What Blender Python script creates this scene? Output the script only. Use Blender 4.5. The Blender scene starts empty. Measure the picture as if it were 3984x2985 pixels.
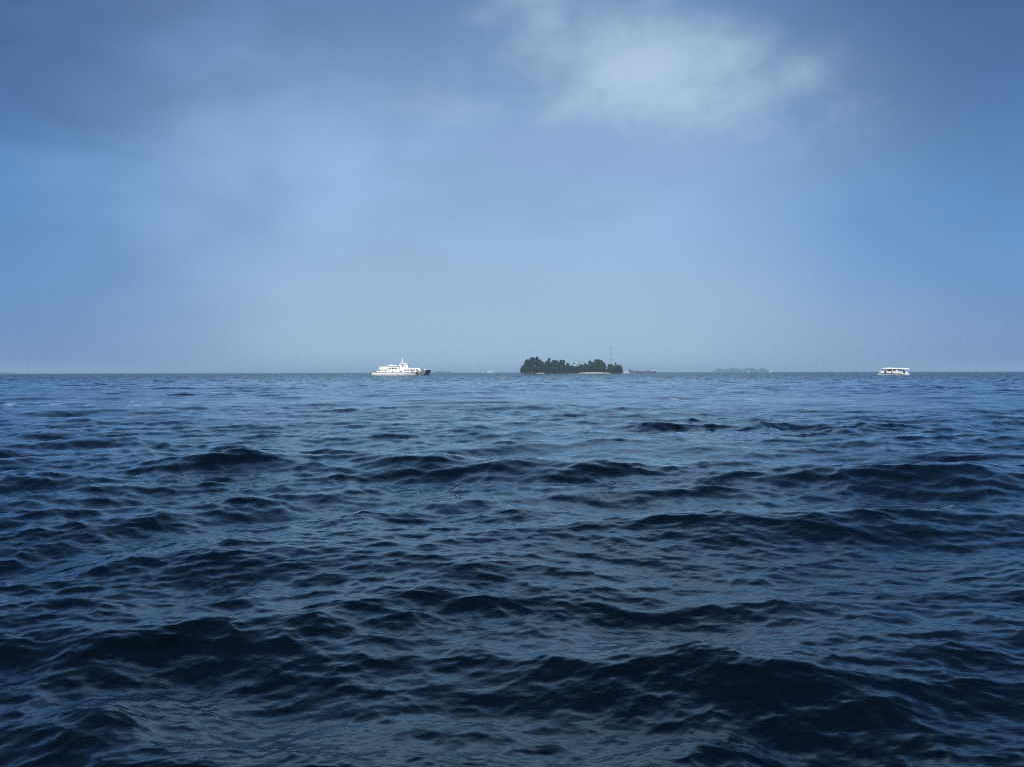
import bpy, math, random
import numpy as np
from mathutils import Vector, Matrix

# ------------------------------------------------------------------ camera
SC = bpy.context.scene
COL = SC.collection
R = math.radians
CAM_H = 2.0                       # eye above mean water, standing on a low deck
F_PX = 3209.0                     # focal length in photo pixels (3984 wide)
cd = bpy.data.cameras.new('camera')
cd.sensor_width = 36.0
cd.lens = 36.0 * F_PX / 3984.0
cd.clip_start = 0.1
cd.clip_end = 40000
cam = bpy.data.objects.new('camera', cd)
COL.objects.link(cam)
cam.location = (0, 0, CAM_H)
cam.rotation_euler = (Matrix.Rotation(R(90 - 0.845), 4, 'X') @ Matrix.Rotation(R(-0.117), 4, 'Z')).to_euler()
SC.camera = cam

# ------------------------------------------------------------------ light
EXPOSURE = 1.3
G = 2.0 ** EXPOSURE
SC.view_settings.view_transform = 'Standard'
SC.view_settings.look = 'None'
SC.view_settings.gamma = 1.0
SC.view_settings.use_curve_mapping = False
SC.view_settings.exposure = EXPOSURE
SC.cycles.use_denoising = False   # what noise is left reads as the photograph's own grain
SC.cycles.sample_clamp_indirect = 0.6
SC.cycles.sample_clamp_direct = 3.0
SC.cycles.max_bounces = 6
SC.cycles.diffuse_bounces = 2
SC.cycles.glossy_bounces = 3
SC.cycles.transmission_bounces = 2
SC.cycles.volume_bounces = 0
SC.cycles.filter_width = 1.1
SC.cycles.caustics_reflective = False
SC.cycles.caustics_refractive = False

SUN_EL, SUN_ROT = R(38), R(205)   # hazy sun behind the camera's left shoulder
sd = bpy.data.lights.new('sun', 'SUN')
sd.energy = 2.2
sd.angle = R(6)
sd.color = (1.0, 0.97, 0.92)
sun = bpy.data.objects.new('sun', sd)
COL.objects.link(sun)
sdir = Vector((math.sin(SUN_ROT) * math.cos(SUN_EL), math.cos(SUN_ROT) * math.cos(SUN_EL), math.sin(SUN_EL)))
sun.rotation_euler = sdir.to_track_quat('Z', 'Y').to_euler()

world = bpy.data.worlds.new('World')
SC.world = world
world.use_nodes = True


class NT:
    """small helper for node graphs"""
    def __init__(s, tree):
        s.t = tree; s.n = tree.nodes; s.l = tree.links

    def new(s, typ, **kw):
        n = s.n.new(typ)
        for k, v in kw.items():
            setattr(n, k, v)
        return n

    def put(s, sock, v):
        if hasattr(v, 'is_linked') or isinstance(v, bpy.types.NodeSocket):
            s.l.new(v, sock)
        else:
            sock.default_value = v

    def math(s, op, a, b=0.0, c=None, clamp=False):
        n = s.new('ShaderNodeMath', operation=op, use_clamp=clamp)
        s.put(n.inputs[0], a); s.put(n.inputs[1], b)
        if c is not None:
            s.put(n.inputs[2], c)
        return n.outputs[0]

    def step(s, v, lo, hi, a=0.0, b=1.0):
        n = s.new('ShaderNodeMapRange', interpolation_type='SMOOTHSTEP')
        s.put(n.inputs['Value'], v); s.put(n.inputs['From Min'], lo); s.put(n.inputs['From Max'], hi)
        s.put(n.inputs['To Min'], a); s.put(n.inputs['To Max'], b)
        return n.outputs[0]

    def mix(s, f, a, b):
        n = s.new('ShaderNodeMix', data_type='RGBA')
        s.put(n.inputs[0], f); s.put(n.inputs[6], a); s.put(n.inputs[7], b)
        return n.outputs[2]

    def noise(s, vec, scale, detail=4.0, rough=0.5, dist=0.0):
        n = s.new('ShaderNodeTexNoise')
        s.put(n.inputs['Vector'], vec)
        n.inputs['Scale'].default_value = scale
        n.inputs['Detail'].default_value = detail
        n.inputs['Roughness'].default_value = rough
        n.inputs['Distortion'].default_value = dist
        return n.outputs['Fac']

    def comb(s, x, y, z):
        n = s.new('ShaderNodeCombineXYZ')
        for i, v in enumerate((x, y, z)):
            s.put(n.inputs[i], v)
        return n.outputs[0]


def lin(r, g, b):
    f = lambda c: c / 12.92 if c <= 0.04045 else ((c + 0.055) / 1.055) ** 2.4
    return (f(r / 255), f(g / 255), f(b / 255))


def skyc(r, g, b):
    """a cloud colour as it should read on the picture, before exposure and the background strength"""
    c = lin(r, g, b)
    return tuple(v / G / 0.1 for v in c) + (1.0,)


def build_world():
    w = NT(world.node_tree)
    w.n.clear()
    out = w.new('ShaderNodeOutputWorld')
    bg = w.new('ShaderNodeBackground')
    bg.inputs['Strength'].default_value = 0.1
    w.l.new(bg.outputs[0], out.inputs[0])
    sky = w.new('ShaderNodeTexSky', sky_type='NISHITA', sun_disc=False)
    sky.sun_elevation = SUN_EL; sky.sun_rotation = SUN_ROT
    sky.air_density = 1.2; sky.dust_density = 0.6; sky.ozone_density = 3.0
    tc = w.new('ShaderNodeTexCoord')
    sep = w.new('ShaderNodeSeparateXYZ')
    w.l.new(tc.outputs['Generated'], sep.inputs[0])
    dx, dy, dz = sep.outputs
    el = w.math('MULTIPLY', w.math('ARCSINE', dz), 180 / math.pi)
    el = w.math('MAXIMUM', el, 0.0)
    az = w.math('MULTIPLY', w.math('ARCTAN2', dx, dy), 180 / math.pi)
    # drifting, low-contrast warp so that no edge of the cover is a clean curve
    def field(fa, fe, off, scale, det=6, rough=0.55, dist=0.3):
        return w.math('SUBTRACT', w.noise(w.comb(w.math('MULTIPLY', az, fa), w.math('MULTIPLY', el, fe), off), scale, det, rough, dist), 0.5)
    n1 = field(0.035, 0.07, 3.7, 1.3)
    n2 = field(0.05, 0.11, 9.1, 1.5, 3, 0.5)
    n3 = field(0.07, 0.11, 21.4, 3.0, 8, 0.62, 0.6)
    elw = w.math('ADD', el, w.math('MULTIPLY', n1, 6.0))
    azw = w.math('ADD', az, w.math('MULTIPLY', n2, 10.0))
    # the cover: bright thin stratus low in the north, darkened overhead, out of view, to dim the near water
    low = w.mix(w.step(elw, 2, 13), skyc(145, 178, 212), skyc(139, 176, 213))
    base = w.mix(w.step(elw, 13, 26), low, skyc(98, 136, 182))
    base = w.mix(w.step(elw, 22, 43), base, skyc(41, 67, 106))
    # lens vignette put into the sky colour, darker to both sides and all the way round
    side = w.step(w.math('ABSOLUTE', w.math('SUBTRACT', azw, -1.0)), 9, 33)
    base = w.mix(w.math('MULTIPLY', side, 0.95), base, w.mix(w.step(elw, 5, 30), skyc(81, 128, 186), skyc(35, 64, 108)))
    # mottling: thick grey scraps in a paler sheet, stronger higher up
    m_amt = w.math('ADD', n2, w.math('MULTIPLY', n3, 0.2))
    mott = w.step(m_amt, -0.2, 0.22, 0.88, 1.08)
    mn = w.new('ShaderNodeMix', data_type='RGBA', blend_type='MULTIPLY')
    w.put(mn.inputs[0], w.step(el, 3, 16, 0.25, 1.0))
    w.put(mn.inputs[6], base); w.put(mn.inputs[7], mott)
    base = mn.outputs[2]

    # one lit cloud bank up and to the right, grey-violet underneath
    def env(caz, cel, raz, rel, tilt=0.0):
        da = w.math('SUBTRACT', az, caz)
        u = w.math('DIVIDE', da, raz)
        v = w.math('DIVIDE', w.math('ADD', w.math('SUBTRACT', el, cel), w.math('MULTIPLY', da, tilt)), rel)
        r2 = w.math('ADD', w.math('MULTIPLY', u, u), w.math('MULTIPLY', v, v))
        return w.math('POWER', 2.718, w.math('MULTIPLY', r2, -1.0))
    c1 = field(0.06, 0.10, 14.2, 1.7, 3, 0.5, 0.4)
    c2 = field(0.06, 0.10, 5.6, 5.0, 8, 0.62, 0.3)
    nz = w.math('ADD', w.math('MULTIPLY', c1, 1.0), w.math('MULTIPLY', c2, 0.6))
    e_main = env(9.5, 19.4, 10.0, 4.0, 0.2)
    e_arm = w.math('MULTIPLY', env(3.0, 22.8, 5.0, 2.6, 0.5), 0.6)
    e_right = w.math('MULTIPLY', env(15.5, 18.0, 6.0, 2.8, 0.1), 0.7)
    e_left = w.math('MULTIPLY', env(-4.5, 17.8, 5.0, 2.2), 0.42)
    e_all = w.math('MAXIMUM', w.math('MAXIMUM', e_main, e_arm), w.math('MAXIMUM', e_right, e_left))
    grey = w.step(w.math('ADD', env(8.0, 15.2, 14.0, 2.6), nz), 0.15, 1.0)
    grey = w.math('MULTIPLY', grey, w.step(env(8.0, 15.2, 15.0, 4.0), 0.03, 0.3))
    base = w.mix(w.math('MULTIPLY', grey, 0.75), base, skyc(134, 164, 204))
    bright = w.step(w.math('ADD', e_all, nz), 0.06, 1.1)
    bright = w.math('MULTIPLY', bright, w.step(e_all, 0.03, 0.3))
    lit = w.mix(w.step(w.math('ADD', elw, w.math('MULTIPLY', c2, 6.0)), 14.5, 19.0), skyc(144, 172, 205), skyc(180, 204, 221))
    base = w.mix(w.math('MULTIPLY', bright, 0.84), base, lit)
    fin = w.mix(0.95, sky.outputs[0], base)
    w.l.new(fin, bg.inputs['Color'])


build_world()

# ------------------------------------------------------------------ helpers


DIP = 2.4                         # the visible sea horizon lies this far (px) below eye level
EARTH = 7.4e6                     # with refraction


def drop(d):
    return -d * d / (2 * EARTH)


def horizon_y(px):
    return 1451.6 - 0.00203 * px


def at(px, py, dist):
    """a photo pixel at a chosen distance -> a place"""
    return Vector(((px - 1992) / F_PX * dist, dist, CAM_H + (horizon_y(px) - DIP - py) / F_PX * dist))


def tag(o, label=None, cat=None, group=None, kind=None):
    if label: o['label'] = label
    if cat: o['category'] = cat
    if group: o['group'] = group
    if kind: o['kind'] = kind
    return o


def empty(name, loc, rz=0.0):
    o = bpy.data.objects.new(name, None)
    o.empty_display_size = 0.5
    COL.objects.link(o)
    o.location = loc
    o.rotation_euler = (0, 0, rz)
    return o


class MB:
    def __init__(s):
        s.v = []; s.f = []

    def add(s, vs, fs):
        o = len(s.v)
        s.v += [tuple(v) for v in vs]
        s.f += [tuple(i + o for i in f) for f in fs]
        return s

    def box(s, x0, x1, y0, y1, z0, z1):
        return s.add([(x0, y0, z0), (x1, y0, z0), (x1, y1, z0), (x0, y1, z0), (x0, y0, z1), (x1, y0, z1), (x1, y1, z1), (x0, y1, z1)],
                     [(0, 3, 2, 1), (4, 5, 6, 7), (0, 1, 5, 4), (1, 2, 6, 5), (2, 3, 7, 6), (3, 0, 4, 7)])

    def prism(s, poly, y0, y1, inset=0.0):
        """poly of (x, z) drawn through y0..y1; the far and near faces may be drawn in by inset at the top"""
        n = len(poly)
        zs = [p[1] for p in poly]; z0, z1 = min(zs), max(zs)
        def yy(y, z):
            t = (z - z0) / max(1e-6, z1 - z0)
            return y - math.copysign(inset * t, y)
        a = [(x, yy(y0, z), z) for x, z in poly]; b = [(x, yy(y1, z), z) for x, z in poly]
        area = sum(poly[i][0] * poly[(i + 1) % n][1] - poly[(i + 1) % n][0] * poly[i][1] for i in range(n))
        f = [tuple(range(n)), tuple(range(2 * n - 1, n - 1, -1))]
        f += [(i, i + n, (i + 1) % n + n, (i + 1) % n) for i in range(n)]
        if area < 0:
            f = [tuple(reversed(q)) for q in f]
        return s.add(a + b, f)

    def ring(s, poly, w, y0, y1):
        """a frame of width w outside poly"""
        n = len(poly)
        cx = sum(p[0] for p in poly) / n; cz = sum(p[1] for p in poly) / n
        outp = []
        for x, z in poly:
            outp.append((x + math.copysign(w, x - cx), z + math.copysign(w, z - cz)))
        vs = [(x, y0, z) for x, z in poly] + [(x, y0, z) for x, z in outp] + [(x, y1, z) for x, z in poly] + [(x, y1, z) for x, z in outp]
        fs = []
        for i in range(n):
            j = (i + 1) % n
            fs += [(i, j, n + j, n + i), (n + i, n + j, 3 * n + j, 3 * n + i), (2 * n + i, 3 * n + i, 3 * n + j, 2 * n + j), (i, 2 * n + i, 2 * n + j, j)]
        return s.add(vs, fs)

    def tube(s, pts, rad, seg=6):
        pts = [Vector(p) for p in pts]
        rr = rad if isinstance(rad, (list, tuple)) else [rad] * len(pts)
        vs = []; fs = []
        for i, p in enumerate(pts):
            d = (pts[min(i + 1, len(pts) - 1)] - pts[max(i - 1, 0)]).normalized()
            a = d.orthogonal().normalized()
            if i and abs(d.dot(Vector((0, 0, 1)))) < 0.95:
                pass
            ref = Vector((0, 1, 0)) if abs(d.y) < 0.9 else Vector((1, 0, 0))
            a = (ref - d * ref.dot(d)).normalized(); b = d.cross(a)
            for k in range(seg):
                t = 2 * math.pi * k / seg
                vs.append(p + (a * math.cos(t) + b * math.sin(t)) * rr[i])
        for i in range(len(pts) - 1):
            for k in range(seg):
                fs.append((i * seg + k, i * seg + (k + 1) % seg, (i + 1) * seg + (k + 1) % seg, (i + 1) * seg + k))
        fs.append(tuple(reversed(range(seg)))); fs.append(tuple(range(len(vs) - seg, len(vs))))
        return s.add(vs, fs)

    def torus(s, c, r0, r1, axis='y', seg=14, sub=8, sx=1.0, sz=1.0, rot=0.0):
        vs = []; fs = []
        for i in range(seg):
            t = 2 * math.pi * i / seg
            for k in range(sub):
                u = 2 * math.pi * k / sub
                rr = r0 + r1 * math.cos(u)
                x, z, y = rr * math.cos(t) * sx, rr * math.sin(t) * sz, r1 * math.sin(u)
                x, z = x * math.cos(rot) - z * math.sin(rot), x * math.sin(rot) + z * math.cos(rot)
                p = (x, y, z) if axis == 'y' else (y, x, z)
                vs.append((c[0] + p[0], c[1] + p[1], c[2] + p[2]))
        for i in range(seg):
            for k in range(sub):
                a, b = i * sub + k, i * sub + (k + 1) % sub
                c2, d = ((i + 1) % seg) * sub + (k + 1) % sub, ((i + 1) % seg) * sub + k
                fs.append((a, b, c2, d))
        return s.add(vs, fs)

    def ellipsoid(s, c, r, seg=10, rings=6, rot=0.0):
        vs = []; fs = []
        for j in range(rings + 1):
            p = math.pi * j / rings - math.pi / 2
            for k in range(seg):
                t = 2 * math.pi * k / seg
                x, y, z = r[0] * math.cos(p) * math.cos(t), r[1] * math.cos(p) * math.sin(t), r[2] * math.sin(p)
                x, z = x * math.cos(rot) - z * math.sin(rot), x * math.sin(rot) + z * math.cos(rot)
                vs.append((c[0] + x, c[1] + y, c[2] + z))
        for j in range(rings):
            for k in range(seg):
                fs.append((j * seg + k, j * seg + (k + 1) % seg, (j + 1) * seg + (k + 1) % seg, (j + 1) * seg + k))
        return s.add(vs, fs)

    def loft(s, sections, cap=True):
        n = len(sections[0])
        vs = [p for sec in sections for p in sec]
        fs = []
        for i in range(len(sections) - 1):
            for k in range(n):
                fs.append((i * n + k, i * n + (k + 1) % n, (i + 1) * n + (k + 1) % n, (i + 1) * n + k))
        if cap:
            fs.append(tuple(reversed(range(n)))); fs.append(tuple(range(len(vs) - n, len(vs))))
        return s.add(vs, fs)

    def build(s, name, mat, parent=None, smooth=False, bevel=0.0):
        me = bpy.data.meshes.new(name)
        me.from_pydata(s.v, [], s.f)
        me.validate()
        import bmesh
        bm = bmesh.new(); bm.from_mesh(me)
        bmesh.ops.recalc_face_normals(bm, faces=bm.faces)
        if bevel:
            bmesh.ops.bevel(bm, geom=[e for e in bm.edges if len(e.link_faces) == 2 and e.calc_face_angle() > 0.35],
                            offset=bevel, segments=2, affect='EDGES', clamp_overlap=True)
        bm.to_mesh(me); bm.free()
        if smooth:
            me.polygons.foreach_set('use_smooth', [True] * len(me.polygons))
        me.materials.append(mat)
        o = bpy.data.objects.new(name, me)
        COL.objects.link(o)
        o.parent = parent
        return o


MATS = {}


def mat(name, col, rough=0.6, var=0.12, scale=1.5, metal=0.0, spec=0.5, streak=False):
    """procedural paint / stuff: colour with uneven wear and a little relief"""
    if name in MATS:
        return MATS[name]
    m = bpy.data.materials.new(name); m.use_nodes = True
    w = NT(m.node_tree); b = w.n['Principled BSDF']
    tc = w.new('ShaderNodeTexCoord')
    vec = tc.outputs['Object']
    if streak:
        mp = w.new('ShaderNodeMapping'); w.l.new(vec, mp.inputs[0]); mp.inputs['Scale'].default_value = (1.6, 1.6, 0.18)
        vec = mp.outputs[0]
    n = w.noise(vec, scale, 6, 0.6)
    c = tuple(col) + (1.0,)
    dk = tuple(v * (1 - 2 * var) for v in col) + (1.0,)
    lt = tuple(min(0.9, v * (1 + var)) for v in col) + (1.0,)
    w.l.new(w.mix(w.step(n, 0.3, 0.7), dk, lt), b.inputs['Base Color'])
    w.l.new(w.step(n, 0.2, 0.8, rough * 0.85, min(1, rough * 1.2)), b.inputs['Roughness'])
    b.inputs['Metallic'].default_value = metal
    b.inputs['Specular IOR Level'].default_value = spec
    MATS[name] = m
    return m


# ------------------------------------------------------------------ the sea
def fft_tile(N, L, kmin, kmax, B, kp, wind, spread, seed, chop):
    """one periodic tile of wind waves: height and horizontal displacement"""
    rs = np.random.RandomState(seed)
    k1 = np.fft.fftfreq(N, d=L / N) * 2 * np.pi
    kx, ky = np.meshgrid(k1, k1, indexing='ij')
    k = np.hypot(kx, ky); k[0, 0] = 1e-6
    th = np.arctan2(ky, kx) - wind
    D = np.abs(np.cos(th / 2)) ** (2 * spread)
    D *= 1.0 / (np.mean(np.abs(np.cos(np.linspace(-np.pi, np.pi, 720) / 2)) ** (2 * spread)) * 2 * np.pi)
    S = B / k ** 4 * np.exp(-1.25 * (kp / k) ** 2) * D
    S *= np.exp(-(k / 140.0) ** 2)
    S[(k < kmin) | (k >= kmax)] = 0
    dk = 2 * np.pi / L
    a = np.sqrt(S * dk * dk * 0.5) * (rs.normal(size=(N, N)) + 1j * rs.normal(size=(N, N)))
    h = np.fft.ifft2(a).real * N * N * math.sqrt(2)
    hx = np.fft.ifft2(1j * kx / k * a).real * N * N * math.sqrt(2) * chop
    hy = np.fft.ifft2(1j * ky / k * a).real * N * N * math.sqrt(2) * chop
    return np.stack([h, hx, hy], -1).astype(np.float32)


def sample(tile, L, x, y, rot):
    N = tile.shape[0]
    c, s_ = math.cos(rot), math.sin(rot)
    u = (x * c + y * s_) / L * N; v = (-x * s_ + y * c) / L * N
    i0 = np.floor(u); j0 = np.floor(v)
    fu = (u - i0)[:, None].astype(np.float32); fv = (v - j0)[:, None].astype(np.float32)
    i0 = i0.astype(np.int64) % N; j0 = j0.astype(np.int64) % N
    i1 = (i0 + 1) % N; j1 = (j0 + 1) % N
    q = (tile[i0, j0] * (1 - fu) + tile[i1, j0] * fu) * (1 - fv) + (tile[i0, j1] * (1 - fu) + tile[i1, j1] * fu) * fv
    hx = q[:, 1] * c - q[:, 2] * s_; hy = q[:, 1] * s_ + q[:, 2] * c
    return q[:, 0], hx, hy


def smooth(v, lo, hi):
    t = np.clip((v - lo) / (hi - lo), 0, 1)
    return t * t * (3 - 2 * t)


def vnoise(x, y, seed):
    """value noise, -1..1"""
    rs = np.random.RandomState(seed)
    tab = rs.uniform(-1, 1, (256, 256))
    i = np.floor(x).astype(np.int64); j = np.floor(y).astype(np.int64)
    fx = x - i; fy = y - j
    fx = fx * fx * (3 - 2 * fx); fy = fy * fy * (3 - 2 * fy)
    g = lambda a, b: tab[a % 256, b % 256]
    return (g(i, j) * (1 - fx) + g(i + 1, j) * fx) * (1 - fy) + (g(i, j + 1) * (1 - fx) + g(i + 1, j + 1) * fx) * fy


def fbm(x, y, seed, o=4):
    s = 0; a = 1; t = 0
    for i in range(o):
        s = s + a * vnoise(x * 2 ** i + 17.3 * i, y * 2 ** i - 9.1 * i, seed + i); t += a; a *= 0.55
    return s / t


WIND = R(-90 + 14)                # waves run towards the viewer, a little to the right
TILES = [
    (fft_tile(512, 113.0, 0.10, 1.6, 0.0040, 0.72, 0.0, 6.0, 11, 1.2), 113.0, WIND, (1800, 5000)),
    (fft_tile(512, 29.0, 1.6, 9.0, 0.0080, 0.70, 0.0, 3.2, 23, 1.35), 29.0, WIND + R(9), (500, 1600)),
    (fft_tile(1024, 8.3, 9.0, 400.0, 0.0125, 0.70, 0.0, 2.2, 37, 1.3), 8.3, WIND - R(13), (90, 320)),
]
# single swells that the photograph shows: px, py, half length along the crest (m), wavelength (m), height (m)
SWELLS = [(760, 1515, 9.0, 7.0, 0.50), (1150, 1790, 5.0, 5.2, 0.22), (2150, 1790, 5.5, 5.2, 0.20), (3600, 1850, 3.4, 5.0, 0.30),
          (3150, 2020, 2.6, 4.0, 0.22), (2350, 1930, 2.2, 3.6, 0.14), (600, 2370, 1.6, 3.0, 0.16), (2400, 2560, 1.3, 2.2, 0.10),
          (700, 2800, 1.4, 2.2, 0.14), (2950, 2600, 1.2, 2.2, 0.12), (3700, 1510, 9.0, 8.0, 0.34)]


def displace(x, y):
    r = np.hypot(x, y)
    # smoother water in an old wake that crosses the view some 55 m off, and gust patches
    wake = np.exp(-((y - 57 - 0.03 * x - 5 * fbm(x / 21, y / 60, 5, 3)) / 13.0) ** 2) * smooth(fbm(x / 26, y / 17, 71, 3), -0.7, 0.0)
    gust = 1.0 + 0.55 * fbm(x / 9.0, y / 7.0, 91, 3) * smooth(600 - r, 0, 300)
    calm = np.clip(gust * (1 - 0.78 * wake), 0.15, 1.5)
    z = np.zeros_like(x); ox = np.zeros_like(x); oy = np.zeros_like(x)
    for i, (t, L, rot, (f0, f1)) in enumerate(TILES):
        h, hx, hy = sample(t, L, x, y, rot)
        a = 1 - smooth(r, f0, f1)
        if i:
            a = a * calm
        z += h * a; ox += hx * a; oy += hy * a
    for px, py, ln, wl, ht in SWELLS:
        d = CAM_H * F_PX / (py - horizon_y(px)) * 0.97
        cx = (px - 1992) / F_PX * d
        u = (x - cx); v = (y - d) + 0.12 * u + 0.25 * wl * vnoise(u / (0.5 * ln), np.full_like(u, py * 0.01), 7)
        e = np.exp(-(u / ln) ** 2) * np.exp(-(v / (0.75 * wl)) ** 2)
        ph = 2 * np.pi * v / wl
        ht *= 0.5
        z += ht * e * np.cos(ph); oy += -0.5 * ht * e * np.sin(ph)
    return z + drop(r), ox, oy, wake


def build_sea():
    def rows(segs):
        r = [segs[0][0]]
        for a, b, q in segs:
            n = max(1, int(round(math.log(b / a) / q)))
            r += list(a * (b / a) ** (np.arange(1, n + 1) / n))
        return np.array(r)
    blocks = []
    fine_r = rows([(1.6, 3.2, 0.02), (3.2, 12, 0.0037), (12, 900, 0.0068), (900, 9000, 0.014)])
    blocks.append((fine_r, np.linspace(R(-60), R(60), 1021)))
    blocks.append((rows([(1.6, 60, 0.03), (60, 9000, 0.06)]), np.linspace(R(80), R(360 - 80), 140)))
    mid_r = rows([(1.6, 300, 0.015), (300, 9000, 0.05)])
    for sg in (-1, 1):
        blocks.append((mid_r, np.linspace(R(60), R(80), 110) if sg > 0 else np.linspace(R(-80), R(-60), 110)))
    blocks.append((rows([(0.05, 1.6, 0.12)]), np.linspace(0, R(360), 61)))
    V = []; F = []; W = []; CH = []; off = 0
    for rr, tt in blocks:
        rg, tg = np.meshgrid(rr, tt, indexing='ij')
        x = (rg * np.sin(tg)).ravel(); y = (rg * np.cos(tg)).ravel()
        z, ox, oy, wake = displace(x, y)
        V.append(np.stack([x + ox, y + oy, z], -1)); 
        # flecks of foam left along the wake and on a few crests
        fo = smooth(fbm(x / 0.7, y / 1.5, 131, 4), 0.26, 0.5) * smooth(fbm(x / 9.0, y / 5.0, 151, 3), 0.25, 0.5) * smooth(wake, 0.35, 0.8)
        leftpatch = np.exp(-((x + 28) / 9) ** 2 - ((y - 52) / 7) ** 2) + 0.8 * np.exp(-((x - 13) / 9) ** 2 - ((y - 57) / 4) ** 2)
        fo = np.maximum(fo, smooth(fbm(x / 0.6, y / 1.6, 171, 4) + 0.25 * leftpatch, 0.34, 0.62) * np.clip(leftpatch * 1.3, 0, 1) * smooth(np.hypot(x, y), 15, 30))
        W.append(np.clip(fo, 0, 1))
        CH.append(smooth(np.log(np.hypot(x, y) + 1), math.log(70), math.log(600)) * (1 - 0.5 * wake) + (0.0 if len(tt) > 1000 else 0.12))
        nr, nt = len(rr), len(tt)
        i = np.arange(nr - 1)[:, None] * nt + np.arange(nt - 1)[None, :]
        i = i.ravel() + off
        F.append(np.stack([i, i + 1, i + nt + 1, i + nt], -1))
        off += nr * nt
    V = np.concatenate(V).astype(np.float32); F = np.concatenate(F).astype(np.int32); W = np.concatenate(W).astype(np.float32)
    me = bpy.data.meshes.new('sea')
    me.vertices.add(len(V)); me.vertices.foreach_set('co', V.ravel())
    me.loops.add(F.size); me.loops.foreach_set('vertex_index', F.ravel())
    me.polygons.add(len(F))
    me.polygons.foreach_set('loop_start', np.arange(0, F.size, 4, dtype=np.int32))
    me.polygons.foreach_set('use_smooth', np.ones(len(F), dtype=bool))
    me.update(calc_edges=True)
    at_ = me.attributes.new('foam', 'FLOAT', 'POINT'); at_.data.foreach_set('value', W)
    at_ = me.attributes.new('chop', 'FLOAT', 'POINT'); at_.data.foreach_set('value', np.concatenate(CH).astype(np.float32))
    m = bpy.data.materials.new('sea_water'); m.use_nodes = True
    w = NT(m.node_tree); b = w.n['Principled BSDF']
    b.inputs['Base Color'].default_value = (0.0007, 0.0024, 0.0042, 1)
    b.inputs['IOR'].default_value = 1.333
    b.inputs['Roughness'].default_value = 0.05
    b.inputs['Specular Tint'].default_value = (0.62, 0.82, 1.0, 1)
    geo = w.new('ShaderNodeNewGeometry')
    mp = w.new('ShaderNodeMapping'); w.l.new(geo.outputs['Position'], mp.inputs[0])
    mp.inputs['Rotation'].default_value = (0, 0, R(12)); mp.inputs['Scale'].default_value = (0.55, 1.0, 1.0)
    nb = w.noise(mp.outputs[0], 13.0, 5, 0.58, 0.2)
    bp = w.new('ShaderNodeBump'); bp.inputs['Strength'].default_value = 0.34; bp.inputs['Distance'].default_value = 0.012
    w.l.new(nb, bp.inputs['Height'])
    nb2 = w.noise(mp.outputs[0], 1.1, 5, 0.6, 0.2)
    bp2 = w.new('ShaderNodeBump'); bp2.inputs['Strength'].default_value = 0.25; bp2.inputs['Distance'].default_value = 0.08
    w.l.new(nb2, bp2.inputs['Height']); w.l.new(bp.outputs[0], bp2.inputs['Normal'])
    # waves finer than the mesh, further out: slopes straight from noise
    ca = w.new('ShaderNodeAttribute', attribute_name='chop')
    mp2 = w.new('ShaderNodeMapping'); w.l.new(geo.outputs['Position'], mp2.inputs[0])
    mp2.inputs['Rotation'].default_value = (0, 0, R(12)); mp2.inputs['Scale'].default_value = (0.4, 1.0, 1.0)
    nc = w.new('ShaderNodeTexNoise'); w.l.new(mp2.outputs[0], nc.inputs['Vector'])
    nc.inputs['Scale'].default_value = 0.55; nc.inputs['Detail'].default_value = 5.0; nc.inputs['Roughness'].default_value = 0.7
    v1 = w.new('ShaderNodeVectorMath', operation='SUBTRACT'); w.l.new(nc.outputs['Color'], v1.inputs[0]); v1.inputs[1].default_value = (0.5, 0.5, 0.5)
    v2 = w.new('ShaderNodeVectorMath', operation='MULTIPLY'); w.l.new(v1.outputs[0], v2.inputs[0]); v2.inputs[1].default_value = (1.6, 3.4, 0.0)
    v3 = w.new('ShaderNodeVectorMath', operation='SCALE'); w.l.new(v2.outputs[0], v3.inputs[0]); w.l.new(ca.outputs['Fac'], v3.inputs['Scale'])
    v4 = w.new('ShaderNodeVectorMath', operation='ADD'); w.l.new(bp2.outputs[0], v4.inputs[0]); w.l.new(v3.outputs[0], v4.inputs[1])
    v5 = w.new('ShaderNodeVectorMath', operation='NORMALIZE'); w.l.new(v4.outputs[0], v5.inputs[0])
    w.l.new(v5.outputs[0], b.inputs['Normal'])
    fa = w.new('ShaderNodeAttribute', attribute_name='foam')
    # surface reflection over the dark water body
    gl = w.new('ShaderNodeBsdfGlossy'); gl.inputs['Color'].default_value = (0.78, 0.91, 1.0, 1); gl.inputs['Roughness'].default_value = 0.03
    fr = w.new('ShaderNodeFresnel'); fr.inputs['IOR'].default_value = 1.43
    w.l.new(v5.outputs[0], gl.inputs['Normal']); w.l.new(v5.outputs[0], fr.inputs['Normal'])
    b.inputs['Specular IOR Level'].default_value = 0.0
    wsurf = w.new('ShaderNodeMixShader')
    w.l.new(fr.outputs[0], wsurf.inputs[0]); w.l.new(b.outputs[0], wsurf.inputs[1]); w.l.new(gl.outputs[0], wsurf.inputs[2])
    fm = w.new('ShaderNodeBsdfDiffuse'); fm.inputs[0].default_value = (0.62, 0.72, 0.80, 1)
    ms = w.new('ShaderNodeMixShader')
    fn = w.math('MULTIPLY', fa.outputs['Fac'], w.step(w.noise(geo.outputs['Position'], 6.0, 4, 0.6), 0.36, 0.58, 0.05, 0.38))
    w.l.new(fn, ms.inputs[0]); w.l.new(wsurf.outputs[0], ms.inputs[1]); w.l.new(fm.outputs[0], ms.inputs[2])
    w.l.new(ms.outputs[0], w.n['Material Output'].inputs[0])
    me.materials.append(m)
    o = bpy.data.objects.new('sea', me); COL.objects.link(o)
    tag(o, kind='structure')


build_sea()

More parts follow.
